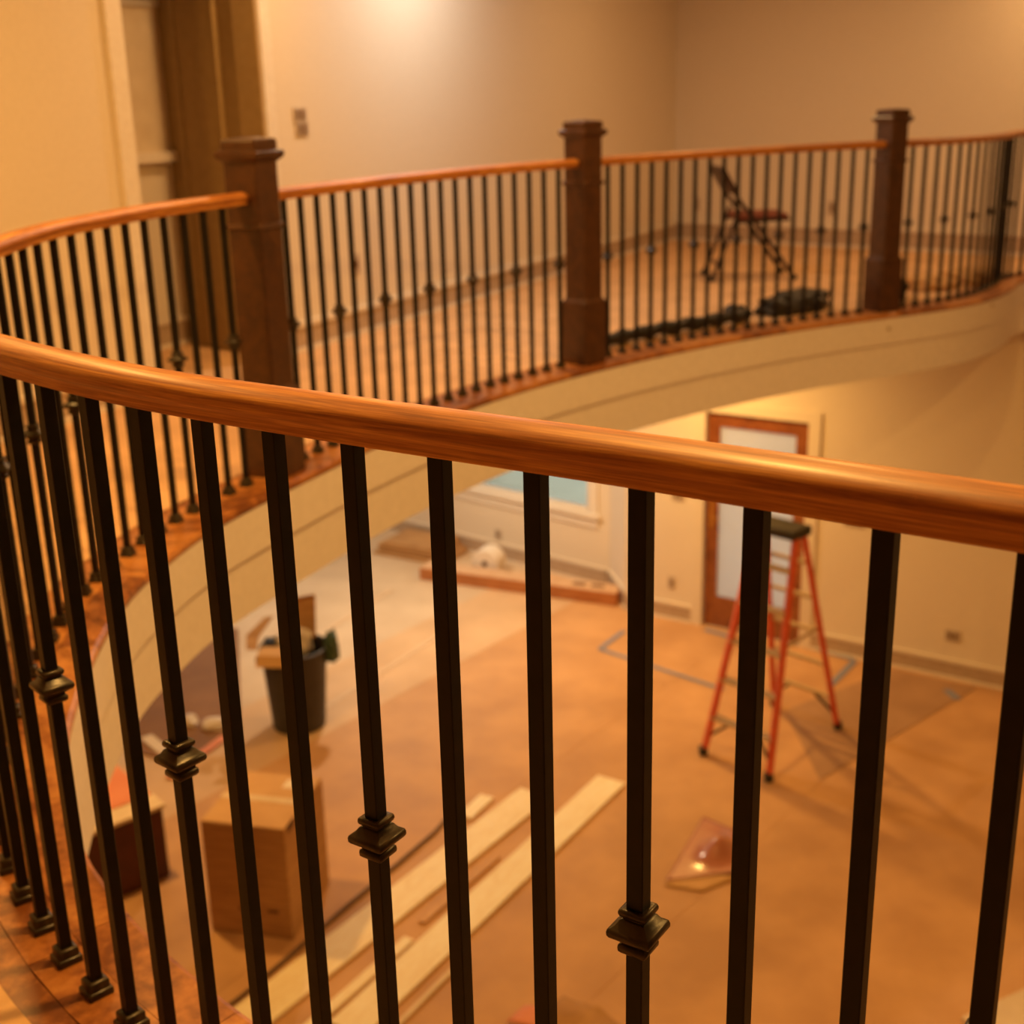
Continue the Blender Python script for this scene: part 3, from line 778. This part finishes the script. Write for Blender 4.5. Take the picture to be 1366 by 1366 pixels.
# ---- boards
def board(x0, y0, x1, y1, wd, th, m_, lab, z=0.0, group='pale boards lying on the floor paper'):
    a, b = low(x0, y0), low(x1, y1); mid = (a + b) / 2; d = (b - a); L = d.length
    bm = bmesh.new(); add_box(bm, (0, 0, th / 2), (L, wd, th), None, .003)
    o = obj('board', bm, M[m_]); o.location = (mid.x, mid.y, PZ + z); o.rotation_euler = (0, 0, math.atan2(d.y, d.x))
    return tag(o, lab, 'board', group)
board(816, 1042, 462, 1376, .235, .02, 'pine', 'longest pale pine board, lying nearest the pink sheet')
board(714, 1060, 326, 1366, .26, .02, 'pine', 'long pale pine board on the carton side of the boards')
board(664, 1143, 562, 1232, .05, .016, 'plywood', 'short darker tan strip lying between the two long boards')
board(546, 1254, 408, 1376, .07, .018, 'pine', 'narrow pale strip between the long boards, next to the tan strip')
board(620, 1092, 650, 1064, .11, .018, 'pine', 'short pale offcut beside the end of the carton side board')
board(612, 1287, 528, 1372, .03, .018, 'beige', 'thin pale batten beside the longest board')
bm = bmesh.new(); add_tube(bm, [low(x, y) + Vector((0, 0, .012)) for x, y in ((262, 1376), (320, 1333), (380, 1283), (450, 1222), (520, 1163), (580, 1112), (602, 1086))], .012, 8)
tag(obj('cable', bm, M['cord'], None, 40), 'dark cable lying straight along the pale boards', 'cable')
# ---- pink sheet with a curled kraft scrap under it
def sheet_px(name, lab, cat, corners, m_, z=.004, lift=.02, n=8, seed=1, th=.002, bulge=None):
    a, b, c_, d = [low(*q) for q in corners]; rnd = random.Random(seed)
    pts = []
    for i in range(n + 1):
        r = []
        for j in range(n + 1):
            u, v = i / n, j / n
            p = (a * (1 - u) + b * u) * (1 - v) + (d * (1 - u) + c_ * u) * v
            p = p + Vector((0, 0, z + lift * (math.sin(u * 5 + seed) * math.cos(v * 4 + seed) * .5 + .5) * rnd.uniform(.7, 1)))
            if bulge: p.z += bulge[3] * math.exp(-((u - bulge[0]) ** 2 + (v - bulge[1]) ** 2) / bulge[2] ** 2)
            r.append(p)
        pts.append(r)
    o = slab_thing(name, lab, cat, pts, th, m_)
    for p in o.data.polygons: p.use_smooth = True
    return o
sheet_px('pink_sheet', 'glossy pink plastic sheet lying on the floor paper below the ladder', 'plastic sheet', ((888, 1178), (938, 1092), (1004, 1120), (985, 1166)), M['pink'], .016, .004, 24, 2, .002, (.5, .55, .2, .11))  # bulge shaped so the gloss catches a lamp highlight
sheet_px('paper_scrap', 'torn kraft scrap curling under the glossy pink sheet', 'paper', ((886, 1182), (895, 1160), (985, 1172), (935, 1190)), M['cartonlight'], .002, .01, 6, 3)
sheet_px('paper_scrap', 'torn brown paper with pink edge beside the longest board', 'paper', ((688, 1378), (752, 1332), (800, 1348), (850, 1385)), M['carton'], .003, .04, 8, 5)
sheet_px('pink_scrap', 'small pink plastic scrap partly over torn brown paper', 'plastic sheet', ((676, 1372), (700, 1350), (735, 1352), (740, 1385)), M['salmon'], .045, .004, 5, 6)
# ---- beam with white roll
def beam():
    a, b = low(560, 773), low(822, 809); d = b - a; L = d.length; ang = math.atan2(d.y, d.x)
    o = thing('wooden_beam', 'long brown boxed beam lying on the floor under the window', 'beam', (a.x, a.y, PZ), ang)
    bm = bmesh.new(); add_box(bm, (L / 2, .12, .065), (L, .24, .13), None, .006); obj('body', bm, M['beam'], o)
    bm = bmesh.new(); add_box(bm, (L / 2, .12, .134), (L - .02, .225, .009), None, .002); obj('top_face', bm, M['beamtop'], o)
    for x in (.80, .89):
        bm = bmesh.new(); add_box(bm, (L * x, .13, .1405), (.14, .06, .005), None, .001); obj('recess', bm, M['cardprint'], o)
    dirn = d.normalized(); nrm = Vector((-dirn.y, dirn.x, 0))
    q = low(650, 768); rp = a + dirn * ((q - a).dot(dirn)) + nrm * .40
    r = thing('paper_roll', 'white paper roll standing behind the brown beam', 'roll', (rp.x, rp.y, PZ), ang)
    bm = bmesh.new(); n = 28; R_ = .155
    mt = Matrix.Translation((0, 0, R_)) @ Matrix.Rotation(R(90), 4, 'X')
    add_lathe(bm, [(.035, -.11), (R_ - .008, -.11), (R_, -.10), (R_, .10), (R_ - .008, .11), (.035, .11), (.035, -.11)], n, cap=False)
    bmesh.ops.transform(bm, matrix=mt, verts=bm.verts); obj('paper', bm, M['paperwhite'], r, 30)
    bm = bmesh.new(); add_lathe(bm, [(.034, -.108), (.034, .108)], 20); bmesh.ops.transform(bm, matrix=mt, verts=bm.verts); obj('core', bm, M['cardprint'], r, 30)
beam()
# low stack of flattened card by the lower wall
o = thing('flat_cartons', 'low stack of flattened brown cartons by the wall beyond the beam', 'carton stack', tuple(low(548, 744)), R(-30))
for k in range(5):
    bm = bmesh.new(); add_box(bm, (rnd.uniform(-.05, .05), .2 + rnd.uniform(-.03, .03), .016 + k * .033), (.95 - k * .06, .5, .03), None, .004); obj('flat_carton', bm, M['carton'], o)
# ---- tapes on the floor
def tape(x0, y0, x1, y1, wd, m_, lab, cat='tape', group=None):
    a, b = low(x0, y0), low(x1, y1); d = b - a; mid = (a + b) / 2
    bm = bmesh.new(); add_box(bm, (0, 0, .0008), (d.length, wd, .0016)); o = obj('tape_strip', bm, M[m_])
    o.location = (mid.x, mid.y, PZ + .0015); o.rotation_euler = (0, 0, math.atan2(d.y, d.x)); return tag(o, lab, cat, group)
tape(800, 866, 965, 920, .05, 'bluetape', 'blue tape line running from beneath the ladder toward the beam')
tape(832, 842, 800, 866, .05, 'bluetape', 'short blue tape piece turning toward the beam end')
tape(1060, 858, 1140, 880, .07, 'bluetape', 'blue tape along the door wall right of the doorway')
tape(1140, 882, 1106, 916, .06, 'bluetape', 'blue tape leading from the door wall toward the ladder')
tape(940, 840, 975, 850, .06, 'bluetape', 'blue tape along the door threshold')
tape(1262, 920, 1278, 933, .07, 'bluetape', 'small blue tape tab near the baseboard under the socket')
for (a_, lab) in (((425, 950, 600, 838), 'pale tape seam beside the waste bin'),
                  ((440, 838, 520, 788), 'pale tape seam leading to the beam end')):
    tape(*a_, .055, 'paletape', lab, 'tape')
# drywall sheet leaning flat at the bottom right
o = board(1330, 1400, 1460, 1338, .5, .03, 'drywall', 'pale drywall sheet on the floor below the knuckled baluster end', .0, None); o.name = 'drywall_sheet'; o['category'] = 'drywall'

# ================================================================== WALL PLATES
def plate(name, lab, cat, x, y, p0, p1, wd, ht, toggles, side=-1):
    p = at_wall(x, y, p0, p1); d = Vector((p1[0] - p0[0], p1[1] - p0[1], 0)).normalized(); n = Vector((-d.y, d.x, 0)) * side
    o = thing(name, lab, cat, tuple(p + n * .0005), math.atan2(d.y, d.x), 'wall plates')
    bm = bmesh.new(); add_box(bm, (0, side * .004, 0), (wd, .008, ht), None, .002); obj('cover', bm, M['plate'], o)
    for k in range(toggles):
        bm = bmesh.new(); add_box(bm, ((k - (toggles - 1) / 2) * .046, side * .010, 0), (.022, .006, .05), None, .002); obj('toggle', bm, M['cardprint'], o)
    return o
plate('switch_plate', 'upper switch plate on the pale wall by the casing', 'switch', 399, 153, U0, upt(1), .12, .075, 2)
plate('switch_plate', 'lower switch plate on the pale wall by the casing', 'switch', 402, 172, U0, upt(1), .12, .075, 2)
plate('wall_socket', 'wall socket low on the long pale wall behind balusters', 'socket', 474, 352, U0, upt(1), .075, .12, 1)
plate('wall_socket', 'wall socket on the tan end wall beside the folding chair', 'socket', 929, 272, UC, RE, .075, .12, 1)
plate('wall_socket', 'wall socket on the tan end wall right of the chair', 'socket', 1110, 277, UC, RE, .075, .12, 1)
plate('wall_socket', 'double wall socket on the lower wall right of the ladder', 'socket', 1271, 848, DA, DB, .13, .10, 2)
plate('switch_plate', 'wide switch plate on the lower wall right of the door', 'switch', 1140, 696, DA, DB, .19, .10, 3)
plate('switch_plate', 'switch plate on the lower wall left of the door', 'switch', 905, 661, DA, DB, .13, .10, 2)
plate('wall_socket', 'wall socket low on the wall left of the door', 'socket', 896, 777, DA, DB, .075, .12, 1)
plate('wall_socket', 'wall socket under the lower window', 'socket', 665, 713, WA, WB, .09, .12, 1)

# ================================================================== UPPER GALLERY THINGS
def gal(x, y): return atz(x, y, .005)
def chair():
    fl = gal(944, 371); ri = gal(1050, 368)
    ax = Vector((1, 0, 0)); d = ri - fl; L = d.length
    o = thing('folding_chair', 'dark folding chair with padded seat standing open on the gallery', 'chair', tuple((fl + ri) / 2), math.atan2(d.y, d.x) )
    h = .43
    # local x: from rear feet (left) to front feet (right); local y: width
    for s_ in (-.21, .21):
        bm = bmesh.new(); add_tube(bm, [(L / 2, s_, .015), (-L * .02, s_, .46), (-L * .20, s_, .60), (-L * .42, s_, .83)], .016, 8); lg = obj('front_leg', bm, M['chairwood'], o, 40)
        bm = bmesh.new(); add_box(bm, (L / 2, s_, .018), (.05, .04, .035), None, .008); obj('foot', bm, M['blackplastic'], lg)
        bm = bmesh.new(); add_tube(bm, [(-L / 2, s_ * .9, .015), (-L * .30, s_ * .9, .34), (-L * .18, s_ * .9, .53)], .015, 8); lg = obj('rear_leg', bm, M['chairwood'], o, 40)
        bm = bmesh.new(); add_box(bm, (-L / 2, s_ * .9, .018), (.05, .04, .035), None, .008); obj('foot', bm, M['blackplastic'], lg)
        bm = bmesh.new(); add_tube(bm, [(-L * .24, s_ * .96, .44), (L * .42, s_ * .96, .455)], .014, 8); obj('seat_rail', bm, M['chairwood'], o, 40)
        bm = bmesh.new(); add_tube(bm, [(L * .02, s_, .28), (L * .28, s_, .05)], .010, 8)
        bm.free()
    bm = bmesh.new(); add_box(bm, (L * .10, 0, .475), (L * .62, .40, .045), None, .015); obj('seat', bm, M['chairseat'], o)
    bm = bmesh.new(); mt = Matrix.Translation((-L * .335, 0, .745)) @ Matrix.Rotation(math.atan2(-L * .22, .23), 4, 'Y')
    add_box(bm, (0, 0, 0), (.05, .45, .21), mt, .015); obj('backrest', bm, M['chairwood'], o)
    bm = bmesh.new(); add_tube(bm, [(L * .22, -.21, .265), (L * .22, .21, .265)], .011, 8); obj('stretcher', bm, M['chairwood'], o, 40)
    bm = bmesh.new(); add_tube(bm, [(-L * .42, -.19, .12), (-L * .42, .19, .12)], .011, 8); obj('stretcher', bm, M['chairwood'], o, 40)
chair()
# black sheeting along the rail, heap by the third newel
def rail_px(s, d): q = off(s, d); return Vector((q.x, q.y, .005))
a0, a1 = S_N[1] + .25, S_N[2] - .95
bm = bmesh.new()
pts = [rail_px(a0 + (a1 - a0) * i / 20, -.17 - .02 * math.sin(i * 1.7)) + Vector((0, 0, .045 + .006 * math.sin(i * 2.3))) for i in range(21)]
add_tube(bm, pts, [.038 + .008 * math.sin(i * 2.1) for i in range(21)], 10)
tag(obj('rolled_sheeting', bm, M['blackcloth'], None, 60), 'long roll of black sheeting lying along the balusters near the chair', 'sheeting')
o = crumple('sheeting_heap', 'heap of bunched black sheeting next to the newel post', 'sheeting', rail_px(S_N[2] - .50, -.27), (.30, .12, .10), M['blackcloth'], 3); o.rotation_euler.z = R(35)
o = crumple('sheeting_heap', 'low bunch of black sheeting between the roll and heap', 'sheeting', rail_px(S_N[2] - .93, -.33), (.08, .07, .06), M['blackcloth'], 8)
crumple('sheeting_heap', 'small black bundle behind the railing past the newel post', 'sheeting', rail_px(S_N[2] + .33, -.27), (.14, .11, .13), M['blackcloth'], 12)
for k, (x, y, sz) in enumerate(((1235, 385, (.22, .14, .07)), (1282, 378, (.20, .14, .08)), (1316, 366, (.11, .09, .05)))):  # pale lumps stand in for lamplit patches of the floor paper
    crumple('crumpled_paper', ['crumpled kraft paper beside the small black bundle', 'crumpled kraft paper in the middle of three behind the railing', 'crumpled kraft paper farthest from the newel post'][k], 'paper', gal(x, y), sz, M['cartonlight'], 31 + k, 'crumpled kraft papers on the gallery')
